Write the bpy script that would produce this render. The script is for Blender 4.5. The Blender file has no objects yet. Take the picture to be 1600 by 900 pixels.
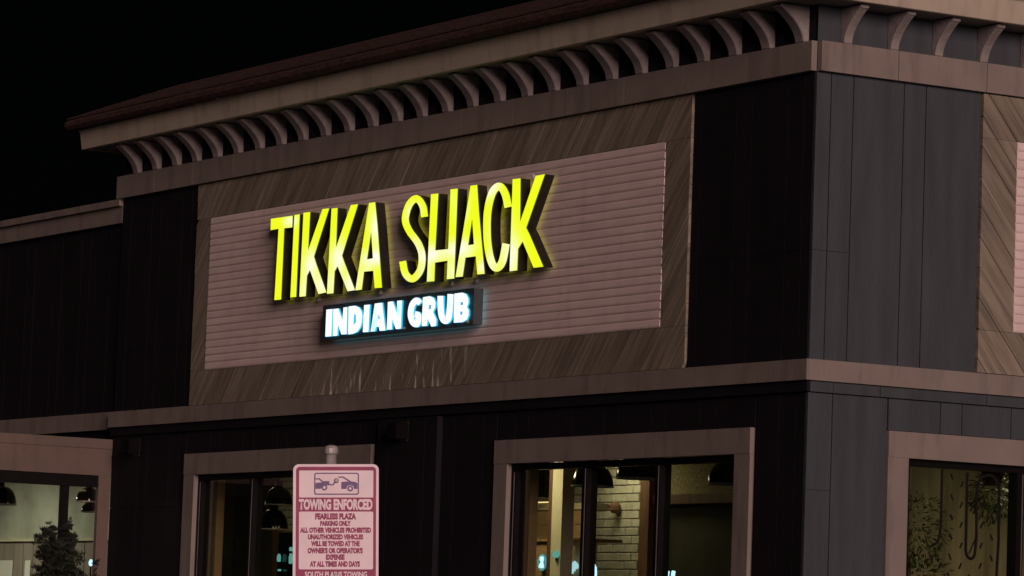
import bpy, bmesh, math, random
from mathutils import Vector, Matrix
from mathutils.geometry import tessellate_polygon
random.seed(7)
SC = bpy.context.scene
COL = SC.collection

# ------------------------------------------------------------------ camera
CAM = Vector((22.3111, -16.0768, 1.6))
PITCH, ROLL, YAW = math.radians(5.33), math.radians(2.04), math.radians(31.3)
d = Vector((-math.cos(YAW)*math.cos(PITCH), math.sin(YAW)*math.cos(PITCH), math.sin(PITCH)))
r0 = Vector((math.sin(YAW), math.cos(YAW), 0)); u0 = r0.cross(d)
r1 = math.cos(ROLL)*r0 + math.sin(ROLL)*u0
u1 = -math.sin(ROLL)*r0 + math.cos(ROLL)*u0
cd = bpy.data.cameras.new('camera'); cam = bpy.data.objects.new('camera', cd); COL.objects.link(cam)
m = Matrix((r1, u1, -d)).transposed().to_4x4(); m.translation = CAM
cam.matrix_world = m
cd.sensor_width = 36; cd.lens = 36*5987/1600; cd.clip_start = .1; cd.clip_end = 3000
SC.camera = cam

# ------------------------------------------------------------------ night sky, the one far lamp light (as a low sun), exposure
SUN_EL, SUN_TH = math.radians(11), math.radians(16.5)      # elevation; turn from +X towards -Y
sdir = Vector((math.cos(SUN_TH)*math.cos(SUN_EL), -math.sin(SUN_TH)*math.cos(SUN_EL), math.sin(SUN_EL)))
W = bpy.data.worlds.new('World'); SC.world = W; W.use_nodes = True
wn = W.node_tree.nodes; wl = W.node_tree.links
sky = wn.new('ShaderNodeTexSky'); sky.sky_type = 'NISHITA'; sky.sun_disc = False
sky.sun_elevation = SUN_EL; sky.sun_rotation = math.pi/2 - math.atan2(sdir.y, sdir.x)
wl.new(sky.outputs[0], wn['Background'].inputs[0]); wn['Background'].inputs[1].default_value = .00012
ld = bpy.data.lights.new('sun', 'SUN'); ld.energy = 1.9; ld.angle = math.radians(22); ld.color = (1, .66, .6)
so = bpy.data.objects.new('sun', ld); COL.objects.link(so); so.location = (30, -10, 12)
so.rotation_euler = sdir.to_track_quat('Z', 'Y').to_euler()
vs = SC.view_settings; vs.view_transform = 'Standard'; vs.look = 'None'; vs.exposure = 0; vs.gamma = 1; vs.use_curve_mapping = False
SC.cycles.use_denoising = True
SC.cycles.max_bounces = 8; SC.cycles.transparent_max_bounces = 16

# ------------------------------------------------------------------ materials
def mat(name, col, rough=.7, var=.15, scale=6, bump=.15, bscale=60, stretch=(1, 1, 1), spec=.35, metal=0, col2=None, dirt=0):
    M = bpy.data.materials.new(name); M.use_nodes = True
    n, l = M.node_tree.nodes, M.node_tree.links; b = n['Principled BSDF']
    b.inputs['Roughness'].default_value = rough; b.inputs['Metallic'].default_value = metal
    b.inputs['Specular IOR Level'].default_value = spec
    g = n.new('ShaderNodeNewGeometry'); mp = n.new('ShaderNodeMapping'); mp.inputs['Scale'].default_value = stretch
    l.new(g.outputs['Position'], mp.inputs[0])
    t = n.new('ShaderNodeTexNoise'); t.inputs['Scale'].default_value = scale; t.inputs['Detail'].default_value = 6
    l.new(mp.outputs[0], t.inputs['Vector'])
    mx = n.new('ShaderNodeMix'); mx.data_type = 'RGBA'
    c2 = col2 or tuple(c*(1+var) for c in col)
    mx.inputs['A'].default_value = (*[c*(1-var) for c in col], 1); mx.inputs['B'].default_value = (*c2, 1)
    rp = n.new('ShaderNodeMapRange'); rp.inputs[1].default_value = .3; rp.inputs[2].default_value = .7
    l.new(t.outputs[0], rp.inputs[0]); l.new(rp.outputs[0], mx.inputs['Factor'])
    out = mx.outputs['Result']
    if dirt:
        t2 = n.new('ShaderNodeTexNoise'); t2.inputs['Scale'].default_value = 3; t2.inputs['Detail'].default_value = 8
        m2 = n.new('ShaderNodeMapping'); m2.inputs['Scale'].default_value = (3, 3, .5)
        l.new(g.outputs['Position'], m2.inputs[0]); l.new(m2.outputs[0], t2.inputs['Vector'])
        r2 = n.new('ShaderNodeMapRange'); r2.inputs[1].default_value = .5; r2.inputs[2].default_value = .75; r2.inputs[4].default_value = dirt
        l.new(t2.outputs[0], r2.inputs[0])
        md = n.new('ShaderNodeMix'); md.data_type = 'RGBA'; md.inputs['B'].default_value = (.05, .045, .04, 1)
        l.new(r2.outputs[0], md.inputs['Factor']); l.new(out, md.inputs['A']); out = md.outputs['Result']
    l.new(out, b.inputs['Base Color'])
    if bump:
        t3 = n.new('ShaderNodeTexNoise'); t3.inputs['Scale'].default_value = bscale; t3.inputs['Detail'].default_value = 5
        l.new(mp.outputs[0], t3.inputs['Vector'])
        bp = n.new('ShaderNodeBump'); bp.inputs['Strength'].default_value = bump; bp.inputs['Distance'].default_value = .01
        l.new(t3.outputs[0], bp.inputs['Height']); l.new(bp.outputs[0], b.inputs['Normal'])
    return M

def emit(name, col, strength, col2=None, scale=9, lo=.45, hi=.62):
    M = bpy.data.materials.new(name); M.use_nodes = True
    n, l = M.node_tree.nodes, M.node_tree.links; n.remove(n['Principled BSDF'])
    e = n.new('ShaderNodeEmission'); e.inputs[0].default_value = (*col, 1); e.inputs[1].default_value = strength
    if col2:
        g = n.new('ShaderNodeNewGeometry')
        t = n.new('ShaderNodeTexNoise'); t.inputs['Scale'].default_value = scale; t.inputs['Detail'].default_value = 1.5
        l.new(g.outputs['Position'], t.inputs['Vector'])
        rp = n.new('ShaderNodeMapRange'); rp.inputs[1].default_value = lo; rp.inputs[2].default_value = hi
        mx = n.new('ShaderNodeMix'); mx.data_type = 'RGBA'; mx.inputs['A'].default_value = (*col, 1); mx.inputs['B'].default_value = (*col2, 1)
        l.new(t.outputs[0], rp.inputs[0]); l.new(rp.outputs[0], mx.inputs['Factor']); l.new(mx.outputs['Result'], e.inputs[0])
    l.new(e.outputs[0], n['Material Output'].inputs[0])
    return M

def glassmat():
    M = bpy.data.materials.new('window glass'); M.use_nodes = True
    n, l = M.node_tree.nodes, M.node_tree.links; n.remove(n['Principled BSDF'])
    t = n.new('ShaderNodeBsdfTransparent'); t.inputs[0].default_value = (.86, .88, .85, 1)
    g = n.new('ShaderNodeBsdfGlossy'); g.inputs['Roughness'].default_value = .02
    lw = n.new('ShaderNodeLayerWeight'); pw = n.new('ShaderNodeMath'); pw.operation = 'POWER'; pw.inputs[1].default_value = 5
    l.new(lw.outputs['Facing'], pw.inputs[0]); f = n.new('ShaderNodeMapRange'); f.inputs[3].default_value = .035; f.inputs[4].default_value = .8; l.new(pw.outputs[0], f.inputs[0])
    mx = n.new('ShaderNodeMixShader'); l.new(f.outputs[0], mx.inputs[0]); l.new(t.outputs[0], mx.inputs[1]); l.new(g.outputs[0], mx.inputs[2])
    l.new(mx.outputs[0], n['Material Output'].inputs[0]); return M

def woodmat(name, c1, c2, stains=False, rot=(0, 0, 0), sc=(1, 1, 1)):
    # weathered boards; each board object shifts the tone a little through its own random value
    M = mat(name, c1, .85, .3, 1.6, .35, 5, sc, col2=c2)
    n, l = M.node_tree.nodes, M.node_tree.links; b = n['Principled BSDF']
    mp0 = n['Mapping']; rm = n.new('ShaderNodeMapping'); rm.inputs['Rotation'].default_value = rot     # grain runs along the boards
    l.new(mp0.inputs[0].links[0].from_socket, rm.inputs[0]); l.new(rm.outputs[0], mp0.inputs[0])
    src = b.inputs['Base Color'].links[0].from_socket
    oi = n.new('ShaderNodeObjectInfo'); hs = n.new('ShaderNodeHueSaturation')
    r = n.new('ShaderNodeMapRange'); r.inputs[3].default_value = .83; r.inputs[4].default_value = 1.12
    l.new(oi.outputs['Random'], r.inputs[0]); l.new(r.outputs[0], hs.inputs['Value']); l.new(src, hs.inputs['Color'])
    out = hs.outputs[0]
    if stains:      # chalky white runs washed down below the sign
        g = n.new('ShaderNodeNewGeometry'); sx = n.new('ShaderNodeSeparateXYZ'); l.new(g.outputs['Position'], sx.inputs[0])
        mp = n.new('ShaderNodeMapping'); mp.inputs['Scale'].default_value = (11, 1, 1.6); l.new(g.outputs['Position'], mp.inputs[0])
        t = n.new('ShaderNodeTexNoise'); t.inputs['Scale'].default_value = 1.6; t.inputs['Detail'].default_value = 3; l.new(mp.outputs[0], t.inputs['Vector'])
        a = n.new('ShaderNodeMapRange'); a.inputs[1].default_value = .59; a.inputs[2].default_value = .67; l.new(t.outputs[0], a.inputs[0])
        mk = n.new('ShaderNodeMapRange'); mk.inputs[1].default_value = -7.6; mk.inputs[2].default_value = -7.0; l.new(sx.outputs[0], mk.inputs[0])
        mk2 = n.new('ShaderNodeMapRange'); mk2.inputs[1].default_value = -4.6; mk2.inputs[2].default_value = -5.2; l.new(sx.outputs[0], mk2.inputs[0])
        mk3 = n.new('ShaderNodeMapRange'); mk3.inputs[1].default_value = 4.2; mk3.inputs[2].default_value = 4.0; l.new(sx.outputs[2], mk3.inputs[0])
        p = None
        for s in (mk, mk2, mk3):
            q = n.new('ShaderNodeMath'); q.operation = 'MULTIPLY'
            l.new((p or a).outputs[0], q.inputs[0]); l.new(s.outputs[0], q.inputs[1]); p = q
        mx = n.new('ShaderNodeMix'); mx.data_type = 'RGBA'; mx.inputs['B'].default_value = (.75, .78, .75, 1)
        l.new(p.outputs[0], mx.inputs['Factor']); l.new(out, mx.inputs['A']); out = mx.outputs['Result']
    l.new(out, b.inputs['Base Color']); return M

TRIM = mat('taupe trim paint', (.24, .222, .2), .65, .08, 3, .12, 40, dirt=.35)
VTRIM = mat('shaded brown entry trim', (.135, .108, .09), .65, .08, 3, .12, 40, dirt=.3)  # brown trim with the entry's lower light put into the colour
FASCIA = mat('cream fascia paint', (.47, .45, .36), .6, .07, 2, .1, 30, dirt=.3)
SHADESIDE = mat('siding darkened for shade', (.0115, .011, .0145), .75, .2, 4, .2, 50, (1, 1, .3), spec=.15)  # siding colour darkened to carry the dimmer light on the front wall
GREYSIDE = mat('slate grey board paint', (.053, .068, .08), .6, .16, 4, .3, 50, (2, 2, .25), dirt=.25)
WOOD = woodmat('weathered barn wood', (.215, .2, .155), (.3, .282, .215), True, (0, math.radians(50), 0), (1, 5, 14))
WOODB = woodmat('weathered barn wood on the side', (.215, .2, .155), (.3, .282, .215), False, (math.radians(50), 0, 0), (5, 1, 14))
PANEL = mat('white lap panel', (.8, .7, .68), .55, .08, 5, .08, 30, (.5, 1, 3), dirt=.1)
ROOF = mat('brown shingles', (.06, .034, .028), .9, .5, 14, .8, 60, (1, 1, 2.5))
CORBEL = mat('plaster corbel', (.27, .26, .25), .85, .2, 12, .6, 70)
FRAME = mat('black window aluminium', (.005, .005, .005), .6, .2, 8, .05, 40, spec=.12)
GLASS = glassmat()
CEDAR = mat('honey wood', (.36, .24, .09), .6, .2, 4, .2, 30, (6, 6, .5))
OLIVE = mat('olive brown panelling', (.16, .14, .075), .6, .35, 3, .3, 30, (4, 4, .5))
BROWN = mat('brown stained wood', (.12, .06, .035), .6, .3, 4, .3, 30, (5, 5, .5))
TANWOOD = mat('tan ply', (.42, .29, .15), .6, .12, 3, .1, 30, (1, 1, 3))
CREAM = mat('cream paint', (.6, .58, .42), .6, .05)
BRICK = mat('painted brick', (.46, .45, .38), .8, .15, 7, .5, 45)
MORTAR = mat('painted mortar', (.22, .2, .14), .9, .2, 20, .4, 60)
WAINSCOT = mat('grey brown panelling', (.3, .26, .22), .7, .15, 4, .2, 30, (5, 5, .5))
PEBBLE = mat('pebbled plaster', (.3, .26, .16), .9, .45, 40, 1.0, 30)
DARKDEPTH = mat('dark room depth', (.045, .042, .03), .8, .3, 3)  # dark sheets in place of the unlit depth of the rooms
MARBLE = mat('veined pale wall', (.55, .56, .44), .5, .3, 2.2, .1, 20, (1, 1, 1), col2=(.7, .72, .62))
PAPER = mat('white paper', (.75, .76, .7), .7, .03)
ENAMEL = mat('black enamel', (.006, .006, .006), .12, .1, 8, 0, spec=.6)
WHITEIN = mat('white enamel', (.6, .6, .55), .4, .05)
GALV = mat('galvanised steel', (.5, .5, .5), .35, .2, 30, .1, 60, metal=.25)
ASPHALT = mat('asphalt', (.05, .05, .05), .9, .3, 30, .5, 90)
CONCRETE = mat('concrete', (.3, .29, .27), .85, .15, 5, .3, 60)
LEAF = mat('dark conifer leaf', (.008, .013, .006), .7, .4, 12, 0)
GREENLEAF = mat('green leaf', (.07, .115, .025), .5, .5, 10, 0)
BARK = mat('bark', (.08, .05, .03), .9, .3, 20, .6, 40)
POT = mat('clay pot', (.2, .1, .06), .8, .2)
YELLOW = emit('lit yellow acrylic', (.87, .97, .015), 1.03)
def led_mix(M, hot):      # the diode clusters inside show whiter through the acrylic: per-vertex 'led' value
    n, l = M.node_tree.nodes, M.node_tree.links; e = n['Emission']
    a = n.new('ShaderNodeAttribute'); a.attribute_name = 'led'; mx = n.new('ShaderNodeMix'); mx.data_type = 'RGBA'
    mx.inputs['A'].default_value = e.inputs[0].default_value; mx.inputs['B'].default_value = (*hot, 1)
    l.new(a.outputs['Fac'], mx.inputs['Factor']); l.new(mx.outputs['Result'], e.inputs[0])
led_mix(YELLOW, (1, 1, .82))
HALOB = emit('added teal spill glow', (.1, .6, .75), .3)  # glowing plate added behind the box sign for light spill
HALO = emit('added yellow spill glow', (.8, .8, .02), .26)  # glowing sheets added behind the letters for light spill
YEDGE = emit('yellow acrylic halo edge', (.2, .22, .0), .45)  # rim glow added around the letter faces to give a soft halo
WHITEFACE = emit('lit white acrylic', (.93, .93, 1), 1.15, (.4, .86, 1), 5, .62, .78)
BEDGE = emit('blue acrylic halo edge', (.03, .5, .75), 1.2)  # rim glow added to throw a blue halo onto the box
RETURN = mat('black letter return', (.02, .02, .015), .4, .2, 10, .05)
PALEGLOW = emit('pale blue glow', (.45, .75, .85), 1.2)
BLUEGLOW = emit('blue white glow', (.55, .85, 1), 1.7)
TEALGLOW = emit('teal glow', (.25, .8, .7), .55)
WARMGLOW = emit('warm lamp', (1, .72, .3), 1.4)
REDW = mat('pink white reflective sheet', (1, .93, 1), .5, .05, 12, .05, 80)
MAROON = mat('maroon print', (.36, .07, .17), .5, .15, 14, 0)
PURPLE = mat('purple print', (.2, .15, .32), .5, .12, 14, 0)

# ------------------------------------------------------------------ helpers
def new(name, me, m, parent=None):
    if isinstance(me, bmesh.types.BMesh):
        b = me; me = bpy.data.meshes.new(name); b.normal_update(); b.to_mesh(me); b.free()
    if m and not me.materials: me.materials.append(m)
    o = bpy.data.objects.new(name, me); COL.objects.link(o)
    if parent: o.parent = parent
    return o
def empty(name, loc=(0, 0, 0), parent=None):
    o = bpy.data.objects.new(name, None); COL.objects.link(o); o.location = loc; o.empty_display_size = .2
    if parent: o.parent = parent
    return o
def tag(o, label=None, cat=None, group=None, kind=None):
    if label: o['label'] = label
    if cat: o['category'] = cat
    if group: o['group'] = group
    if kind: o['kind'] = kind
    return o
def bx(b, x0, x1, y0, y1, z0, z1):
    v = [b.verts.new((x, y, z)) for x in (min(x0, x1), max(x0, x1)) for y in (min(y0, y1), max(y0, y1)) for z in (min(z0, z1), max(z0, z1))]
    for f in ((0, 1, 3, 2), (4, 6, 7, 5), (0, 4, 5, 1), (2, 3, 7, 6), (0, 2, 6, 4), (1, 5, 7, 3)): b.faces.new([v[i] for i in f])
    return b
def box(name, m, parent, *boxes):
    b = bmesh.new()
    for q in boxes: bx(b, *q)
    return new(name, b, m, parent)
# a wall frame: (u along the wall, w outwards, z up) -> world box
def WA(u0, u1, w0, w1, z0, z1): return (u0, u1, -w0, -w1, z0, z1)
def WB(u0, u1, w0, w1, z0, z1): return (w0, w1, u0, u1, z0, z1)
def WV(u0, u1, w0, w1, z0, z1): return (-11.5+w0, -11.5+w1, u0, u1, z0, z1)
def prism(b, poly, f0, f1):
    # poly: list of 2D points; f0/f1 map a 2D point to 3D on either face
    A = [b.verts.new(f0(p)) for p in poly]; B = [b.verts.new(f1(p)) for p in poly]; n = len(poly)
    b.faces.new(A); b.faces.new(B[::-1])
    for i in range(n): b.faces.new((A[i], B[i], B[(i+1) % n], A[(i+1) % n]))
    bmesh.ops.recalc_face_normals(b, faces=b.faces[:]); return b
def clip(poly, f):      # keep f(p) >= 0
    o = []
    for i, p in enumerate(poly):
        q = poly[(i+1) % len(poly)]; a, c = f(p), f(q)
        if a >= 0: o.append(p)
        if (a >= 0) != (c >= 0):
            t = a/(a-c); o.append((p[0]+(q[0]-p[0])*t, p[1]+(q[1]-p[1])*t))
    return o
def lathe(b, prof, seg=20, c=(0, 0, 0)):
    rings = []
    for r, z in prof:
        rings.append([b.verts.new((c[0]+r*math.cos(2*math.pi*k/seg), c[1]+r*math.sin(2*math.pi*k/seg), c[2]+z)) for k in range(seg)])
    for a, e in zip(rings, rings[1:]):
        for k in range(seg): b.faces.new((a[k], a[(k+1) % seg], e[(k+1) % seg], e[k]))
    return b
def tube(b, pts, r, seg=8):
    pts = [Vector(p) for p in pts]; rings = []
    for i, p in enumerate(pts):
        t = (pts[min(i+1, len(pts)-1)]-pts[max(i-1, 0)]).normalized()
        a = t.cross(Vector((0, 0, 1)) if abs(t.z) < .9 else Vector((1, 0, 0))).normalized(); c = t.cross(a)
        rr = r[i] if isinstance(r, (list, tuple)) else r
        rings.append([b.verts.new(p+a*math.cos(2*math.pi*k/seg)*rr+c*math.sin(2*math.pi*k/seg)*rr) for k in range(seg)])
    for x, y in zip(rings, rings[1:]):
        for k in range(seg): b.faces.new((x[k], x[(k+1) % seg], y[(k+1) % seg], y[k]))
    b.faces.new(rings[0][::-1]); b.faces.new(rings[-1]); return b
def smooth(o):
    for p in o.data.polygons: p.use_smooth = True
    return o

# ------------------------------------------------------------------ the setting
b = bmesh.new(); S = 1500
b.faces.new([b.verts.new(p) for p in ((-S, -S, 0), (S, -S, 0), (S, S, 0), (-S, S, 0))])
tag(new('parking_lot_ground', b, ASPHALT), kind='structure')
tag(box('pavement', CONCRETE, None, (-30, 2.5, -2.5, .3, .004, .14), (.3, 2.5, .3, 14, .004, .14)), kind='structure')
MAIN_LETTERS = [('T',[[(-8.097,5.343),(-7.682,5.339),(-7.682,5.235),(-7.834,5.238),(-7.838,4.599),(-7.966,4.601),(-7.942,5.242),(-8.094,5.24)]]),
 ('I',[[(-7.652,5.342),(-7.551,5.342),(-7.555,4.606),(-7.664,4.608)]]),
 ('K',[[(-7.482,5.349),(-7.357,5.347),(-7.367,5.006),(-7.132,5.355),(-7.009,5.352),(-7.254,4.945),(-7.217,4.89),(-7.0,4.613),(-7.143,4.606),(-7.319,4.83),(-7.37,4.781),(-7.377,4.601),(-7.496,4.603)]]),
 ('K',[[(-6.966,5.346),(-6.857,5.344),(-6.856,4.996),(-6.619,5.35),(-6.492,5.347),(-6.742,4.917),(-6.706,4.869),(-6.485,4.601),(-6.617,4.599),(-6.815,4.83),(-6.865,4.788),(-6.871,4.597),(-6.988,4.599)]]),
 ('A',[[(-6.297,5.342),(-6.19,5.34),(-6.135,5.138),(-6.014,4.594),(-6.139,4.597),(-6.177,4.749),(-6.339,4.751),(-6.366,4.598),(-6.479,4.598)],[(-6.24,5.088),(-6.191,4.857),(-6.295,4.854)]]),
 ('S',[[(-5.275,5.147),(-5.281,5.163),(-5.286,5.18),(-5.291,5.198),(-5.298,5.216),(-5.307,5.235),(-5.321,5.253),(-5.338,5.27),(-5.357,5.287),(-5.379,5.304),(-5.406,5.32),(-5.439,5.334),(-5.482,5.344),(-5.524,5.344),(-5.559,5.338),(-5.588,5.329),(-5.614,5.317),(-5.637,5.304),(-5.657,5.288),(-5.673,5.271),(-5.688,5.25),(-5.701,5.228),(-5.711,5.205),(-5.717,5.181),(-5.718,5.158),(-5.714,5.137),(-5.704,5.116),(-5.691,5.096),(-5.675,5.077),(-5.657,5.059),(-5.637,5.04),(-5.612,5.018),(-5.582,4.997),(-5.551,4.976),(-5.522,4.956),(-5.496,4.937),(-5.476,4.92),(-5.459,4.903),(-5.444,4.886),(-5.432,4.871),(-5.423,4.856),(-5.415,4.84),(-5.41,4.824),(-5.407,4.806),(-5.406,4.787),(-5.407,4.768),(-5.411,4.75),(-5.417,4.733),(-5.425,4.719),(-5.437,4.706),(-5.453,4.694),(-5.472,4.682),(-5.49,4.673),(-5.506,4.667),(-5.511,4.666),(-5.509,4.666),(-5.514,4.667),(-5.526,4.672),(-5.54,4.679),(-5.555,4.688),(-5.567,4.697),(-5.576,4.708),(-5.585,4.722),(-5.593,4.739),(-5.601,4.759),(-5.609,4.779),(-5.618,4.799),(-5.735,4.795),(-5.726,4.776),(-5.718,4.757),(-5.71,4.736),(-5.7,4.715),(-5.687,4.695),(-5.669,4.675),(-5.647,4.658),(-5.622,4.643),(-5.594,4.628),(-5.56,4.616),(-5.52,4.608),(-5.476,4.606),(-5.437,4.613),(-5.406,4.624),(-5.378,4.638),(-5.353,4.654),(-5.331,4.671),(-5.314,4.69),(-5.302,4.71),(-5.294,4.732),(-5.29,4.754),(-5.288,4.777),(-5.289,4.8),(-5.293,4.821),(-5.3,4.842),(-5.309,4.862),(-5.322,4.882),(-5.337,4.901),(-5.354,4.921),(-5.374,4.941),(-5.4,4.963),(-5.429,4.985),(-5.46,5.006),(-5.49,5.026),(-5.515,5.044),(-5.536,5.062),(-5.553,5.078),(-5.568,5.094),(-5.58,5.108),(-5.589,5.122),(-5.595,5.135),(-5.598,5.149),(-5.597,5.165),(-5.592,5.183),(-5.584,5.203),(-5.574,5.222),(-5.561,5.238),(-5.549,5.251),(-5.536,5.262),(-5.521,5.271),(-5.505,5.278),(-5.491,5.282),(-5.482,5.284),(-5.485,5.284),(-5.489,5.285),(-5.482,5.282),(-5.468,5.274),(-5.453,5.263),(-5.439,5.25),(-5.428,5.239),(-5.419,5.227),(-5.413,5.214),(-5.407,5.199),(-5.402,5.182),(-5.397,5.164),(-5.391,5.147)]]),
 ('H',[[(-5.241,5.331),(-5.118,5.327),(-5.134,4.851),(-4.921,4.847),(-4.92,5.345),(-4.803,5.342),(-4.806,4.595),(-4.927,4.597),(-4.925,4.751),(-5.131,4.749),(-5.131,4.593),(-5.254,4.597)]]),
 ('A',[[(-4.597,5.348),(-4.491,5.347),(-4.448,5.128),(-4.321,4.603),(-4.437,4.605),(-4.471,4.757),(-4.637,4.757),(-4.67,4.603),(-4.785,4.605)],[(-4.552,5.074),(-4.508,4.857),(-4.601,4.857)]]),
 ('C',[[(-3.93,5.124),(-3.939,5.144),(-3.948,5.164),(-3.957,5.185),(-3.967,5.206),(-3.978,5.227),(-3.992,5.246),(-4.007,5.264),(-4.024,5.281),(-4.044,5.297),(-4.067,5.313),(-4.099,5.327),(-4.141,5.336),(-4.181,5.336),(-4.212,5.33),(-4.24,5.321),(-4.265,5.308),(-4.287,5.292),(-4.305,5.273),(-4.321,5.251),(-4.335,5.226),(-4.347,5.198),(-4.357,5.167),(-4.365,5.135),(-4.371,5.102),(-4.373,5.067),(-4.373,5.028),(-4.371,4.988),(-4.367,4.948),(-4.362,4.91),(-4.355,4.874),(-4.346,4.84),(-4.336,4.807),(-4.324,4.775),(-4.31,4.746),(-4.297,4.719),(-4.282,4.695),(-4.266,4.675),(-4.248,4.656),(-4.228,4.64),(-4.204,4.626),(-4.175,4.615),(-4.138,4.608),(-4.1,4.608),(-4.07,4.615),(-4.046,4.625),(-4.026,4.637),(-4.009,4.652),(-3.994,4.67),(-3.982,4.69),(-3.973,4.714),(-3.965,4.74),(-3.957,4.766),(-3.95,4.792),(-3.943,4.817),(-4.059,4.837),(-4.067,4.812),(-4.074,4.785),(-4.081,4.759),(-4.089,4.735),(-4.097,4.714),(-4.106,4.699),(-4.116,4.687),(-4.126,4.678),(-4.136,4.672),(-4.143,4.669),(-4.144,4.669),(-4.136,4.669),(-4.129,4.668),(-4.131,4.668),(-4.137,4.673),(-4.147,4.681),(-4.159,4.692),(-4.17,4.708),(-4.182,4.727),(-4.195,4.751),(-4.207,4.778),(-4.218,4.808),(-4.228,4.839),(-4.236,4.87),(-4.242,4.904),(-4.247,4.941),(-4.251,4.979),(-4.253,5.018),(-4.253,5.054),(-4.251,5.087),(-4.246,5.117),(-4.239,5.147),(-4.229,5.174),(-4.218,5.2),(-4.206,5.221),(-4.194,5.239),(-4.181,5.252),(-4.168,5.262),(-4.155,5.269),(-4.143,5.273),(-4.137,5.274),(-4.141,5.274),(-4.149,5.276),(-4.146,5.275),(-4.137,5.268),(-4.124,5.258),(-4.111,5.245),(-4.1,5.232),(-4.09,5.218),(-4.081,5.201),(-4.072,5.182),(-4.063,5.162),(-4.054,5.141),(-4.045,5.12)]]),
 ('K',[[(-3.934,5.345),(-3.813,5.342),(-3.795,4.989),(-3.582,5.342),(-3.443,5.344),(-3.699,4.933),(-3.648,4.88),(-3.417,4.602),(-3.564,4.603),(-3.747,4.827),(-3.812,4.772),(-3.814,4.598),(-3.931,4.599)]])]
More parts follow.
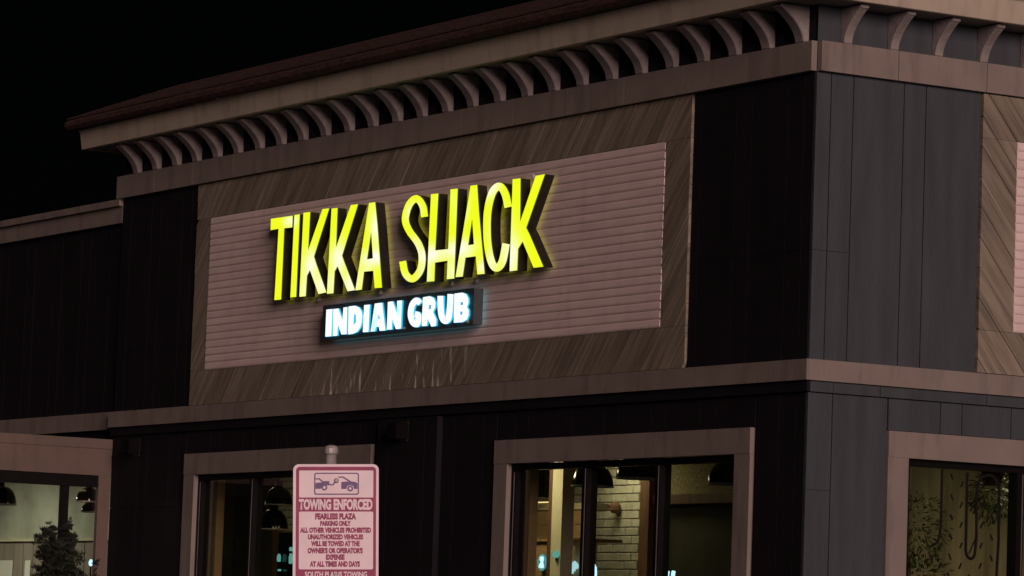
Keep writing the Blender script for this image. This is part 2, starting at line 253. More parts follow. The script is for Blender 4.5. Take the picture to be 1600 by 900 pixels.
SUB_LETTERS = [('I',[[(-6.954,4.457),(-6.842,4.456),(-6.845,4.219),(-6.954,4.22)]]),
 ('N',[[(-6.828,4.455),(-6.737,4.455),(-6.655,4.348),(-6.647,4.458),(-6.578,4.458),(-6.572,4.223),(-6.664,4.225),(-6.732,4.313),(-6.738,4.219),(-6.817,4.219)]]),
 ('D',[[(-6.554,4.462),(-6.439,4.462),(-6.368,4.442),(-6.323,4.41),(-6.305,4.363),(-6.311,4.31),(-6.335,4.268),(-6.391,4.233),(-6.469,4.221),(-6.542,4.219)],[(-6.452,4.395),(-6.419,4.379),(-6.417,4.316),(-6.457,4.296)]]),
 ('I',[[(-6.281,4.458),(-6.183,4.457),(-6.188,4.224),(-6.286,4.225)]]),
 ('A',[[(-6.096,4.46),(-5.97,4.461),(-5.894,4.221),(-5.994,4.222),(-6.01,4.259),(-6.061,4.259),(-6.073,4.223),(-6.151,4.223)],[(-6.019,4.371),(-5.996,4.325),(-6.031,4.324)]]),
 ('N',[[(-5.87,4.461),(-5.788,4.462),(-5.709,4.359),(-5.712,4.462),(-5.63,4.461),(-5.632,4.222),(-5.716,4.223),(-5.784,4.311),(-5.785,4.223),(-5.869,4.225)]]),
 ('G',[[(-5.289,4.433),(-5.298,4.437),(-5.307,4.443),(-5.318,4.45),(-5.334,4.458),(-5.358,4.467),(-5.39,4.471),(-5.417,4.469),(-5.438,4.464),(-5.455,4.457),(-5.471,4.449),(-5.485,4.439),(-5.497,4.428),(-5.506,4.415),(-5.513,4.401),(-5.518,4.386),(-5.522,4.37),(-5.524,4.354),(-5.524,4.339),(-5.521,4.324),(-5.516,4.309),(-5.508,4.294),(-5.499,4.281),(-5.489,4.268),(-5.477,4.256),(-5.461,4.245),(-5.443,4.236),(-5.423,4.228),(-5.401,4.223),(-5.378,4.22),(-5.35,4.22),(-5.324,4.228),(-5.312,4.237),(-5.305,4.246),(-5.3,4.255),(-5.297,4.263),(-5.295,4.271),(-5.293,4.279),(-5.292,4.288),(-5.292,4.297),(-5.293,4.307),(-5.297,4.318),(-5.307,4.33),(-5.326,4.342),(-5.348,4.349),(-5.365,4.352),(-5.378,4.353),(-5.386,4.354),(-5.394,4.356),(-5.413,4.309),(-5.401,4.307),(-5.388,4.306),(-5.38,4.305),(-5.378,4.304),(-5.383,4.306),(-5.39,4.31),(-5.391,4.312),(-5.39,4.308),(-5.39,4.303),(-5.39,4.296),(-5.39,4.29),(-5.392,4.284),(-5.393,4.278),(-5.396,4.272),(-5.398,4.267),(-5.4,4.264),(-5.399,4.265),(-5.388,4.268),(-5.377,4.268),(-5.377,4.268),(-5.38,4.269),(-5.386,4.271),(-5.39,4.274),(-5.395,4.277),(-5.401,4.283),(-5.408,4.291),(-5.414,4.302),(-5.42,4.313),(-5.424,4.324),(-5.426,4.334),(-5.426,4.345),(-5.425,4.358),(-5.421,4.371),(-5.417,4.384),(-5.411,4.395),(-5.405,4.403),(-5.399,4.409),(-5.392,4.414),(-5.384,4.418),(-5.378,4.421),(-5.373,4.422),(-5.378,4.422),(-5.389,4.423),(-5.392,4.424),(-5.387,4.421),(-5.378,4.415),(-5.367,4.408),(-5.355,4.402)]]),
 ('R',[[(-5.279,4.466),(-5.168,4.469),(-5.102,4.451),(-5.068,4.412),(-5.069,4.37),(-5.103,4.333),(-5.042,4.266),(-5.046,4.215),(-5.121,4.212),(-5.188,4.283),(-5.196,4.223),(-5.28,4.224)],[(-5.174,4.399),(-5.137,4.393),(-5.142,4.36),(-5.178,4.358)]]),
 ('U',[[(-5.039,4.463),(-5.037,4.447),(-5.036,4.431),(-5.035,4.414),(-5.034,4.398),(-5.032,4.382),(-5.03,4.366),(-5.027,4.352),(-5.024,4.338),(-5.02,4.324),(-5.016,4.31),(-5.01,4.297),(-5.003,4.285),(-4.995,4.273),(-4.985,4.262),(-4.973,4.251),(-4.959,4.241),(-4.941,4.232),(-4.915,4.224),(-4.886,4.221),(-4.862,4.223),(-4.841,4.229),(-4.824,4.236),(-4.809,4.246),(-4.799,4.258),(-4.792,4.272),(-4.788,4.286),(-4.785,4.302),(-4.783,4.319),(-4.782,4.335),(-4.781,4.352),(-4.78,4.369),(-4.779,4.387),(-4.778,4.406),(-4.778,4.425),(-4.778,4.443),(-4.778,4.462),(-4.876,4.47),(-4.877,4.451),(-4.877,4.432),(-4.877,4.414),(-4.877,4.395),(-4.878,4.378),(-4.879,4.361),(-4.881,4.345),(-4.882,4.328),(-4.883,4.313),(-4.886,4.299),(-4.889,4.288),(-4.892,4.28),(-4.896,4.276),(-4.9,4.273),(-4.903,4.272),(-4.905,4.272),(-4.902,4.272),(-4.893,4.271),(-4.885,4.269),(-4.886,4.269),(-4.891,4.273),(-4.897,4.279),(-4.904,4.286),(-4.909,4.294),(-4.914,4.302),(-4.918,4.312),(-4.922,4.324),(-4.925,4.336),(-4.928,4.35),(-4.931,4.363),(-4.933,4.378),(-4.935,4.393),(-4.936,4.409),(-4.937,4.425),(-4.938,4.441),(-4.939,4.458)]]),
 ('B',[[(-4.762,4.466),(-4.639,4.467),(-4.575,4.451),(-4.537,4.413),(-4.532,4.376),(-4.555,4.345),(-4.524,4.316),(-4.521,4.275),(-4.548,4.239),(-4.622,4.223),(-4.757,4.225)],[(-4.659,4.393),(-4.619,4.386),(-4.623,4.363),(-4.659,4.363)],[(-4.657,4.314),(-4.619,4.308),(-4.626,4.284),(-4.658,4.284)]])]
# ------------------------------------------------------------------ the restaurant
BLD = empty('restaurant_building')
tag(BLD, 'dark corner restaurant building with bracketed cornice and taupe trim', 'building')
Z_BELT0, Z_BELT1, Z_FR0, Z_FR1 = 3.57, 3.72, 5.812, 6.03
# backing walls (boards hang on them)
t0, t1 = -.02, -.14                                   # behind the board face
wall = box('front_wall', SHADESIDE, BLD,
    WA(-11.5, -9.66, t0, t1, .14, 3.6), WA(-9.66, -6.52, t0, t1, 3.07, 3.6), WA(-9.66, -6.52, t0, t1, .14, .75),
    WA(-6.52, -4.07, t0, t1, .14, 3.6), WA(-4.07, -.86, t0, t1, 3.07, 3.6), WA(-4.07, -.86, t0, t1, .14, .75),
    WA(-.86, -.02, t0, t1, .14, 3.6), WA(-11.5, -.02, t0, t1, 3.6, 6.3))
wallB = box('side_wall', GREYSIDE, BLD,
    WB(.24, .9, t0, t1, .14, 3.6), WB(.9, 4.1, t0, t1, 3.065, 3.6), WB(.9, 4.1, t0, t1, .14, .75), WB(4.1, 9, t0, t1, .14, 3.6), WB(.24, 9, t0, t1, 3.6, 6.3))
box('rear_wall', SHADESIDE, BLD, (-19, -.24, 8.8, 9, .14, 6.3), (-19, -18.8, .3, 8.8, .14, 5.5))
box('flat_roof', ROOF, BLD, (-11.3, -.1, .1, 8.9, 6.31, 6.4), (-18.9, -11.5, .3, 8.9, 5.45, 5.52))

def boards(parent, F, m, edges, z0, z1, w=0.0, gap=.009, splits=()):
    for a, c in zip(edges, edges[1:]):
        zs = [z0] + [s for s in splits if z0+.1 < s < z1-.1 and c < .4] + [z1]
        for i in range(len(zs)-1):
            box('board', m, parent, F(a+gap/2, c-gap/2, w, -.019, zs[i]+(.003 if i else 0), zs[i+1]))
UP = (3.725, 5.808)
boards(wallB, WB, GREYSIDE, [.0, .133, .334, .794, .996, 1.507], *UP, splits=(4.513,))
boards(wallB, WB, GREYSIDE, [0, .222, .712], .14, 3.485, splits=(2.786,))
boards(wallB, WB, GREYSIDE, [.722, 1.2, 1.4, 1.86, 2.06, 2.52, 2.72, 3.18, 3.38, 3.84, 4.28], 3.256, 3.485)
boards(wallB, WB, GREYSIDE, [4.3, 4.76, 4.96, 5.42, 5.62, 6.1, 6.3, 6.8], .14, 3.485)
boards(wall, WA, SHADESIDE, [-1.56, -1.457, -.996, -.794, -.334, -.133, -.021], *UP, splits=(4.513,))
boards(wall, WA, SHADESIDE, [-11.5, -11.3, -10.84, -10.64, -10.18, -9.98, -9.85], *UP, splits=(4.3,))
boards(wall, WA, SHADESIDE, [-11.5, -11.37, -10.91, -10.71, -10.25, -10.05, -9.89], .14, 3.485, splits=(2.786,))
boards(wall, WA, SHADESIDE, [-9.88, -9.4, -9.2, -8.74, -8.54, -8.08, -7.88, -7.42, -7.22, -6.76, -6.56, -6.31], 3.276, 3.485)
boards(wall, WA, SHADESIDE, [-6.3, -6.19], .14, 3.485)
boards(wall, WA, SHADESIDE, [-5.15, -4.95, -4.49, -4.28], .14, 3.485)
boards(wall, WA, SHADESIDE, [-4.27, -4.0, -3.8, -3.34, -3.14, -2.68, -2.48, -2.02, -1.82, -1.36, -1.16, -.64], 3.256, 3.485)
boards(wall, WA, SHADESIDE, [-.63, -.334, -.133, -.021], .14, 3.485)
pil = box('pilaster', SHADESIDE, BLD, WA(-6.18, -5.16, .0, -.019, .14, 3.48))
boards(pil, WA, SHADESIDE, [-6.18, -5.98, -5.36, -5.16], .14, 3.478, w=.05, gap=.01)
# belt course, drip board, frieze
bt = empty('belt_course', parent=BLD)
box('belt_board', TRIM, bt, WA(-11.5, .06, .0, .06, Z_BELT0, Z_BELT1)); box('belt_board', TRIM, bt, WB(.0, 8, .002, .06, Z_BELT0, Z_BELT1))
for a, c in [(-11.5, -8.6), (-8.59, -5.7), (-5.69, -2.8), (-2.79, .03)]: box('drip_board', SHADESIDE, bt, WA(a, c, .0, .03, 3.49, 3.568))
for a, c in [(.0, .2), (.206, .62), (.626, 1.6), (1.606, 3)]: box('drip_board', GREYSIDE, bt, WB(a, c, .002, .03, 3.49, 3.568))
fr = empty('frieze', parent=BLD)
e = [-11.56+.8257*k for k in range(15)]
for a, c in zip(e[:-1], e[1:]):
    box('frieze_board', TRIM, fr, WA(a+.002, min(c, .05)-.002, .0, .05, Z_FR0, Z_FR1))
e = [.0, .697, 1.517, 2.34, 3.16, 3.98, 4.8, 5.62, 6.44]
for a, c in zip(e[:-1], e[1:]): box('frieze_board', TRIM, fr, WB(a+.004, c-.002, .002, .05, Z_FR0, Z_FR1))
# wall strip behind the corbels
box('corbel_wall', SHADESIDE, fr, WA(-11.5, -.001, .0, -.019, Z_FR1-.01, 6.3)); box('corbel_wall', GREYSIDE, fr, WB(.0, 8, .0, -.019, Z_FR1-.01, 6.3))
# cornice: corbels, soffit, raked fascia
co = empty('cornice', parent=BLD)
def corbel_mesh(axis):
    # profile (w outwards, z): thin at the frieze, hollow curve out to a rolled lip under the soffit
    pr = [(.0, 6.03), (.05, 6.03)]
    for k in range(1, 11):
        t = k/10; pr.append((.05+.19*t**1.9, 6.03+.235*t))
    pr += [(.252, 6.268), (.256, 6.28), (.25, 6.29), (.24, 6.296), (.0, 6.296)]
    hw = .058 if axis == 'A' else .037
    b = bmesh.new()
    if axis == 'A': prism(b, pr, lambda p: (-hw, -p[0], p[1]), lambda p: (hw, -p[0], p[1]))
    else: prism(b, pr, lambda p: (p[0], -hw, p[1]), lambda p: (p[0], hw, p[1]))
    bmesh.ops.bevel(b, geom=[ed for ed in b.edges if ed.calc_face_angle(0) > 1.2], offset=.008, segments=1, affect='EDGES')
    me = bpy.data.meshes.new('corbel'); b.to_mesh(me); b.free(); return me
ca, cb = corbel_mesh('A'), corbel_mesh('B')
for k in range(27):
    o = new('corbel', ca, CORBEL, co); o.location.x = -.155-.4228*k+random.uniform(-.008, .008); o.rotation_euler.z = random.uniform(-.03, .03); o.scale.y = random.uniform(.97, 1.02)
for k in range(15):
    o = new('corbel', cb, CORBEL, co); o.location.y = .245+.414*k+random.uniform(-.006, .006); o.rotation_euler.z = random.uniform(-.03, .03)
OV = .27
b = bmesh.new(); bx(b, *WA(-11.5-OV, OV, .0, OV, 6.3, 6.325)); bx(b, *WB(.0, 8, .0, OV, 6.3, 6.325))
new('soffit', b, TRIM, co)
b = bmesh.new()
def ring(p, z): return [(-11.5-p, 3, z), (-11.5-p, -p, z), (p, -p, z), (p, 8, z)]
prof = [(.255, 6.299), (.318, 6.296), (.322, 6.3), (.34, 6.468), (.348, 6.47), (.348, 6.486), (.1, 6.488)]
rs = [[b.verts.new(q) for q in ring(*p)] for p in prof]
for a, c in zip(rs, rs[1:]):
    for i in range(3): b.faces.new((a[i], a[i+1], c[i+1], c[i]))
new('fascia', b, FASCIA, co)
rf = empty('roof_edge', parent=BLD)
b = bmesh.new()
rs = [[b.verts.new(q) for q in ring(*p)] for p in [(.36, 6.489), (.43, 6.492), (.455, 6.52), (.455, 6.56), (.43, 6.585), (.2, 6.6)]]
for a, c in zip(rs, rs[1:]):
    for i in range(3): b.faces.new((a[i], a[i+1], c[i+1], c[i]))
new('gutter', b, ROOF, rf)
for k in range(6):
    p0, p1 = .44-.13*k, .44-.13*(k+1)-.03; z = 6.588+.055*k
    b = bmesh.new()
    lo, l2, hi = ring(p0, z), ring(p0, z+.018), ring(p1, z+.018+.062)
    n = 90; pts = []
    R = [[b.verts.new(q) for q in x] for x in (lo, l2, hi)]
    for a, c in zip(R, R[1:]):
        for i in range(3): b.faces.new((a[i], a[i+1], c[i+1], c[i]))
    new('shingle_course', b, ROOF, rf)
# wood surround of diagonal planks and the ribbed white panels
def surround(F, o0, o1, i0, i1, name, dirn, uend):
    root = empty(name, parent=BLD)
    rects = [(o0, o1, 5.476, 5.806), (o0, o1, 3.728, 4.045), (o0, i0, 4.045, 5.476), (i1, o1, 4.045, 5.476)]
    ang = math.radians(50); ux, uz = math.cos(ang)*dirn, math.sin(ang); nx, nz = uz, -ux; wd = .145
    for ri, (a, c, z0, z1) in enumerate(rects):
        cs = [p[0]*nx+p[1]*nz for p in ((a, z0), (a, z1), (c, z0), (c, z1))]
        k0, k1 = math.floor(min(cs)/wd), math.ceil(max(cs)/wd)
        for k in range(k0, k1):
            s0, s1 = k*wd+.0025, (k+1)*wd-.0025
            pl = [(a+.001, z0+.001), (c-.001, z0+.001), (c-.001, z1-.001), (a+.001, z1-.001)]
            pl = clip(pl, lambda p: p[0]*nx+p[1]*nz-s0); 
            if len(pl) > 2: pl = clip(pl, lambda p: s1-p[0]*nx-p[1]*nz)
            if len(pl) < 3: continue
            ar = abs(sum(pl[i][0]*pl[(i+1) % len(pl)][1]-pl[(i+1) % len(pl)][0]*pl[i][1] for i in range(len(pl))))/2
            if ar < .0012: continue
            w = .016+.005*((k*37+ri*11) % 7)/7
            b = bmesh.new()
            if F is WA: prism(b, pl, lambda p: (p[0], -w, p[1]), lambda p: (p[0], .018, p[1]))
            else: prism(b, pl, lambda p: (w, p[0], p[1]), lambda p: (-.018, p[0], p[1]))
            new('plank', b, WOOD if F is WA else WOODB, root)
    return root
surround(WA, -9.84, -1.572, -9.542, -1.915, 'wood_surround', 1, 0)
surround(WB, 1.517, 5.3, 1.84, 4.98, 'wood_surround', -1, 0)
def ribbed(F, u0, u1):
    root = empty('ribbed_panel', parent=BLD); n = 21; h = (5.474-4.047)/n
    box('panel_back', PANEL, root, F(u0, u1, -.018, .01, 4.047, 5.474))
    for k in range(n):
        z = 4.047+h*k; b = bmesh.new()
        pr = [(.0102, z+.001), (.0145, z+.001), (.019, z+.006), (.0225, z+.013), (.0235, z+.022), (.022, z+h-.014), (.0165, z+h-.001), (.0102, z+h-.001)]
        if F is WA: prism(b, pr, lambda p: (u0, -p[0], p[1]), lambda p: (u1, -p[0], p[1]))
        else: prism(b, pr, lambda p: (p[0], u0, p[1]), lambda p: (p[0], u1, p[1]))
        new('slat', b, PANEL, root)
ribbed(WA, -9.54, -1.917); ribbed(WB, 1.842, 4.978)
# windows
def window(F, u0, u1, ztop, name, panes, trim=.2, tz=.19, sill=.75, revw=-.24, fr0=-.03, fr1=-.13, gl=-.08, side=None, lab=None):
    """u0,u1: opening; casing boards outside it, black frame and glass inside it"""
    R = empty(name, parent=BLD)
    if lab: R['label'] = lab
    zt = ztop; w0, w1 = .0, .03
    box('casing_head', TRIM, R, F(u0-trim, u1+trim, -.019, w1, zt, zt+tz))
    box('casing_side', TRIM, R, F(u0-trim, u0, -.019, w1-.004, sill, zt-.001)); box('casing_side', TRIM, R, F(u1, u1+trim, -.019, w1-.004, sill, zt-.001))
    box('sill', TRIM, R, F(u0-trim-.03, u1+trim+.03, -.019, .11, sill-.09, sill-.001))
    fw = .055
    box('frame', FRAME, R, F(u0, u1, fr1, fr0, zt-.05, zt-.002), F(u0, u1, fr1, fr0, sill, sill+.06),
        F(u0+.001, u0+fw, fr1, fr0, sill+.061, zt-.051), F(u1-fw, u1-.001, fr1, fr0, sill+.061, zt-.051))
    n = panes; us = [u0+fw+(u1-u0-2*fw)*k/n for k in range(n+1)]
    for u in us[1:-1]:
        box('mullion', FRAME, R, F(u-.033, u+.033, fr1, fr0+.003, sill+.061, zt-.051))
        box('mullion_bead', TRIMDARK, R, F(u+.012, u+.02, fr0+.004, fr0+.009, sill+.061, zt-.06))
    box('mullion_bead', TRIMDARK, R, F(u0+.03, u0+.038, fr0+.001, fr0+.006, sill+.07, zt-.07))
    for a, c in zip(us, us[1:]):
        l = .001 if a == us[0] else .034; r = .001 if c == us[-1] else .034
        box('pane', GLASS, R, F(a+l, c-r, gl, gl+.006, sill+.062, zt-.052))
    return R
TRIMDARK = mat('worn aluminium edge', (.12, .12, .12), .4, .2)
window(WA, -4.07, -.862, 3.06, 'window', 3)
window(WA, -9.66, -6.52, 3.08, 'window', 3, trim=.21, tz=.195)
wb = window(WB, .902, 4.1, 3.06, 'window', 3, trim=.188)
# black line graphic on the side window: strips standing on the glass
INK = mat('black vinyl', (.004, .004, .004), .5, .1)
def strip(name, pts, hw, parent):
    b = bmesh.new(); P = [Vector((p[0], p[1])) for p in pts]; L = []; Rr = []
    for i, p in enumerate(P):
        t = (P[min(i+1, len(P)-1)]-P[max(i-1, 0)]).normalized(); n = Vector((-t.y, t.x))*hw
        L.append(p+n); Rr.append(p-n)
    x0, x1 = -.0735, -.072
    for i in range(len(P)-1):
        prism(b, [L[i], L[i+1], Rr[i+1], Rr[i]], lambda p: (x0, p[0], p[1]), lambda p: (x1, p[0], p[1]))
    return new(name, b, INK, parent)
strip('graphic_line', [(1.284, 3.001), (1.287, 2.594), (1.28, 2.53), (1.265, 2.482), (1.239, 2.451), (1.198, 2.436)], .011, wb)
strip('graphic_line', [(1.519, 2.99), (1.521, 2.417), (1.53, 2.385), (1.548, 2.364), (1.572, 2.356), (1.594, 2.368), (1.606, 2.39), (1.618, 2.505), (1.61, 2.861), (1.618, 2.9), (1.634, 2.931), (1.657, 2.96), (1.686, 2.975), (1.72, 2.982), (1.753, 2.979), (1.777, 2.965), (1.794, 2.944), (1.812, 2.91), (1.823, 2.872), (1.824, 2.598), (1.827, 2.504), (1.808, 2.1)], .0125, wb)
strip('graphic_line', [(1.551, 2.392), (1.61, 2.504)], .006, wb)
for z in (2.912, 2.765, 2.68): strip('graphic_line', [(1.99, z), (2.6, z+.01)], .012, wb)
D = [(1.375, 2.954), (1.473, 2.901), (1.67, 2.917), (1.382, 2.802), (1.47, 2.749), (1.666, 2.759), (1.381, 2.656), (1.762, 2.669), (1.472, 2.603), (1.664, 2.607), (1.379, 2.513), (1.76, 2.522), (1.289, 2.443), (1.476, 2.451), (1.664, 2.458), (1.201, 2.353), (1.376, 2.364), (1.762, 2.369), (1.286, 2.297), (1.474, 2.3), (1.66, 2.308), (1.367, 2.228), (1.55, 2.22), (1.21, 2.2)]
for i, (y, z) in enumerate(D):
    s = -1 if (y < 1.4 and abs(y-1.287) > .02 or y > 1.7) else 1
    strip('graphic_dash', [(y-.011*s, z-.022), (y+.011*s, z+.022)], .008, wb)
# lower wing to the left, set back, and the entry vestibule in front of it
wing = box('wing_wall', SHADESIDE, BLD, (-19, -11.5, .07, .3, 3.46, 5.6), (-19, -17.6, .07, .3, .14, 3.459))
boards(wing, lambda u0, u1, w0, w1, z0, z1: (u0, u1, .05-w0, .05-w1, z0, z1), SHADESIDE,
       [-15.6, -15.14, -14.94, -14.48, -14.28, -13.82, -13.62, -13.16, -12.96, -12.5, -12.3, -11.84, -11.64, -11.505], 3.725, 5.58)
wc = empty('wing_coping', parent=BLD)
box('coping', TRIM, wc, (-19, -11.505, -.04, .4, 5.745, 5.81)); box('coping_board', TRIM, wc, (-19, -11.505, .0, .3, 5.58, 5.744))
box('wing_belt', TRIM, BLD, (-19, -11.503, .01, .069, Z_BELT0-.01, Z_BELT1+.01))
ve = empty('vestibule', parent=BLD)
box('roof_slab', SHADESIDE, ve, (-17.5, -11.56, -3.4, .05, 3.40, 3.44))
box('header_board', VTRIM, ve, WV(-3.4, -.003, .0, -.06, 3.1, 3.36)); box('header_cap', VTRIM, ve, WV(-3.4, -.003, .012, -.06, 3.361, 3.455))
box('casing_side', VTRIM, ve, WV(-.127, -.003, -.003, -.06, .14, 3.099)); box('casing_side', VTRIM, ve, WV(-3.4, -3.2, -.003, -.06, .14, 3.099))
box('frame', FRAME, ve, WV(-3.199, -.128, -.02, -.1, 2.985, 3.099)); box('frame', FRAME, ve, WV(-3.199, -.128, -.02, -.1, .14, .3))
for y in (-.46, -1.5, -2.4): box('mullion', FRAME, ve, WV(y-.033, y+.033, -.02, -.1, .301, 2.984))
for a, c in ((-3.199, -2.434), (-2.366, -1.534), (-1.466, -.494), (-.426, -.128)): box('pane', GLASS, ve, WV(a+.001, c-.001, -.066, -.06, .301, 2.984))
box('end_wall', SHADESIDE, ve, (-17.5, -11.561, -3.45, -3.401, .14, 3.4), (-17.6, -17.5, -3.4, .06, .14, 3.4))
# rooms behind the glass
it = empty('interior_shell', parent=BLD)
box('room_floor', TANWOOD, it, (-18.7, -.25, .25, 8.7, .15, .2)); box('room_ceiling', CREAM, it, (-18.7, -.25, .25, 8.7, 3.42, 3.45))
bw = box('brick_backing', MORTAR, BLD, (-13.6, -5.83, 2.512, 2.6, .2, 3.42))
def brick_mesh(L):
    b = bmesh.new(); bx(b, -L/2, L/2, -.012, .0, -.033, .033)
    bmesh.ops.bevel(b, geom=b.edges[:], offset=.004, segments=1, affect='EDGES')
    me = bpy.data.meshes.new('brick'); b.to_mesh(me); b.free(); return me
FULL, HALF = brick_mesh(.196), brick_mesh(.094)
def bricks(x0, x1, z0, z1):
    k = 0; z = z0
    while z < z1:
        x = x0+(.1 if k % 2 == 0 else .05)
        if k % 2: o = new('brick', HALF, BRICK, bw); o.location = (x0+.048, 2.512, z); x += .153
        while x < x1-.09:
            o = new('brick', FULL, BRICK, bw); o.location = (x, 2.512+random.uniform(-.002, .002), z); x += .204
        z += .0745; k += 1
bricks(-7.9, -5.83, 2.12, 3.33); bricks(-12.75, -12.2, 2.12, 3.33)
box('wall_trim', CREAM, it, (-5.828, -5.795, 2.43, 2.62, .2, 3.42)); box('wall_post', BROWN, it, (-5.793, -5.65, 2.4, 2.62, .2, 3.42))
box('pebbled_wall', PEBBLE, it, (-5.649, -2.6, 2.5, 2.6, 2.955, 3.42)); box('header_beam', BROWN, it, (-5.649, -2.6, 2.44, 2.6, 2.872, 2.954))
box('dark_backing', DARKDEPTH, it, (-5.649, -2.6, 2.55, 2.6, .2, 2.871), (-13.7, -13.6, 1.31, 2.6, .2, 3.42), (-13.59, -12.72, 2.44, 2.511, .2, 3.42))
box('partition', OLIVE, it, (-2.3, -2.2, 1.85, 6, .2, 3.42))
box('wing_back_wall', MARBLE, it, (-18, -13.5, 1.2, 1.3, 2.57, 3.42)); box('wing_ledge', CREAM, it, (-18, -13.5, 1.14, 1.3, 2.54, 2.568))
box('wing_wainscot', WAINSCOT, it, (-18, -13.5, 1.19, 1.3, .2, 2.539))
for k in range(16): box('wainscot_board', WAINSCOT, it, (-17.9+.26*k, -17.66+.26*k, 1.175, 1.189, .2, 2.52))
# ------------------------------------------------------------------ channel-letter signs
def letter(name, loops, parent, yf, yb, ret, edge, face, rim=.014, lab=None, leds=None):
    b = bmesh.new(); e = bmesh.new(); f = bmesh.new()
    for lp in loops:
        n = len(lp)
        for i in range(n):
            p, q = lp[i], lp[(i+1) % n]
            b.faces.new([b.verts.new(v) for v in ((p[0], yf+rim, p[1]), (q[0], yf+rim, q[1]), (q[0], yb, q[1]), (p[0], yb, p[1]))])
            e.faces.new([e.verts.new(v) for v in ((p[0], yf, p[1]), (q[0], yf, q[1]), (q[0], yf+rim, q[1]), (p[0], yf+rim, p[1]))])
    pts = [Vector((p[0], p[1], 0)) for lp in loops for p in lp]
    tris = tessellate_polygon([[Vector((p[0], p[1], 0)) for p in lp] for lp in loops])
    V = [f.verts.new((p.x, yf, p.y)) for p in pts]; V2 = [b.verts.new((p.x, yb, p.y)) for p in pts]
    n = len(loops[0])
    if name in 'SCGU': tris = [(i, i+1, n-2-i, n-1-i) for i in range(n//2-1)]
    for t in tris:
        try: f.faces.new([V[i] for i in t]); b.faces.new([V2[i] for i in t])
        except ValueError: pass
    for x in (b, e):
        bmesh.ops.remove_doubles(x, verts=x.verts[:], dist=1e-5); bmesh.ops.recalc_face_normals(x, faces=x.faces[:])
    for fc in f.faces:
        fc.normal_update()
        if fc.normal.y > 0: fc.normal_flip()
    if leds:
        for _ in range(4): bmesh.ops.subdivide_edges(f, edges=[ed for ed in f.edges if ed.calc_length() > .03], cuts=1)
        bmesh.ops.triangulate(f, faces=f.faces[:])
        ly = f.verts.layers.float.new('led')
        for v in f.verts:
            v[ly] = min(1, 1.0*sum(k*math.exp(-(((v.co.x-x)/(sx_*1.0))**2+((v.co.z-z)/sz_)**2)) for x, z, sx_, sz_, k in leds))
    o = new('letter', b, ret, parent)
    if lab: o['label'] = lab
    new('halo_trim_cap', e, edge, o); new('letter_face', f, face, o)
    return o
s1 = empty('channel_letter_sign', (0, 0, 0))
tag(s1, 'large glowing yellow channel letters reading TIKKA SHACK on white ribbed panel', 'sign')
HOT = [(-7.72, 5.29, .1, .04, 1), (-7.3, 4.87, .12, .12, .9), (-7.1, 4.68, .12, .1, .8), (-7.4, 4.65, .1, .12, .5), (-6.8, 4.9, .12, .12, .9), (-6.56, 4.66, .12, .12, .9), (-6.85, 4.66, .1, .12, .6),
       (-6.15, 5.12, .09, .14, .9), (-6.15, 4.86, .22, .06, 1), (-6.3, 4.7, .1, .1, .5), (-5.52, 5.2, .1, .06, .9), (-5.72, 4.6, .14, .07, .9), (-5.45, 4.9, .1, .1, .4),
       (-5.2, 4.82, .2, .06, 1), (-5.3, 4.65, .1, .14, .6), (-5.02, 5.3, .08, .1, .4), (-4.72, 5.18, .07, .1, .8), (-4.75, 4.84, .2, .06, 1), (-4.85, 4.65, .1, .1, .5), (-4.62, 4.65, .1, .12, .6),
       (-4.3, 5.3, .1, .07, .8), (-4.36, 4.66, .06, .05, .7), (-4.2, 4.7, .08, .1, .6), (-4.1, 4.96, .12, .12, 1), (-3.92, 4.72, .12, .14, .9), (-4.2, 5.35, .08, .1, .4)]
for nm, lp in MAIN_LETTERS: 
    lo = letter(nm, lp, s1, -.15, -.056, RETURN, YEDGE, YELLOW, .008, leds=HOT)
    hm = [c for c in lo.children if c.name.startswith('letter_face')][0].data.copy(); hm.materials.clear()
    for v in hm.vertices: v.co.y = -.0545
    new('added_glow', hm, HALO, lo)
b = bmesh.new(); tube(b, [(-3.74, -.05, 5.36), (-3.72, -.09, 5.37), (-3.70, -.09, 5.33), (-3.715, -.06, 5.3)], .008)
new('wire', b, WHITEIN, s1)
b = bmesh.new(); tube(b, [(-3.99, -.05, 5.06), (-3.93, -.055, 5.07), (-3.92, -.055, 5.02), (-3.97, -.055, 5.0), (-3.91, -.055, 4.97), (-3.93, -.05, 4.92)], .011)  # zigzag tube added for a small yellow mark beside the letters
new('zigzag_tube', b, CEDAR, s1)
for x in (-7.3, -6.2, -5.0, -4.6):
    b = bmesh.new(); lathe(b, [(0, .0), (.02, .0), (.02, .03), (0, .03)], 10); o = new('bolt', b, GALV, s1)
    o.rotation_euler.x = math.pi/2; o.location = (x, -.045, 4.575)
s2 = empty('light_box_sign', (0, 0, 0))
tag(s2, 'small black box sign with glowing white letters reading INDIAN GRUB', 'sign')
BOXM = mat('dark teal box face', (.05, .075, .08), .4, .2, 6, .05)
bo = box('sign_box', BOXM, s2, WA(-7.05, -4.48, .06, .15, 4.2, 4.497)); box('added_glow', HALOB, bo, WA(-7.04, -4.49, .055, .0595, 4.21, 4.487))
for nm, lp in SUB_LETTERS: letter(nm, lp, s2, -.168, -.151, BOXM, BEDGE, WHITEFACE, .016)
for x in (-6.5, -5.6, -4.56):
    b = bmesh.new(); lathe(b, [(0, 0), (.012, 0), (.012, .012), (0, .012)], 8); o = new('bolt', b, GALV, s2)
    o.rotation_euler.x = math.pi/2; o.location = (x, -.15, 4.225)

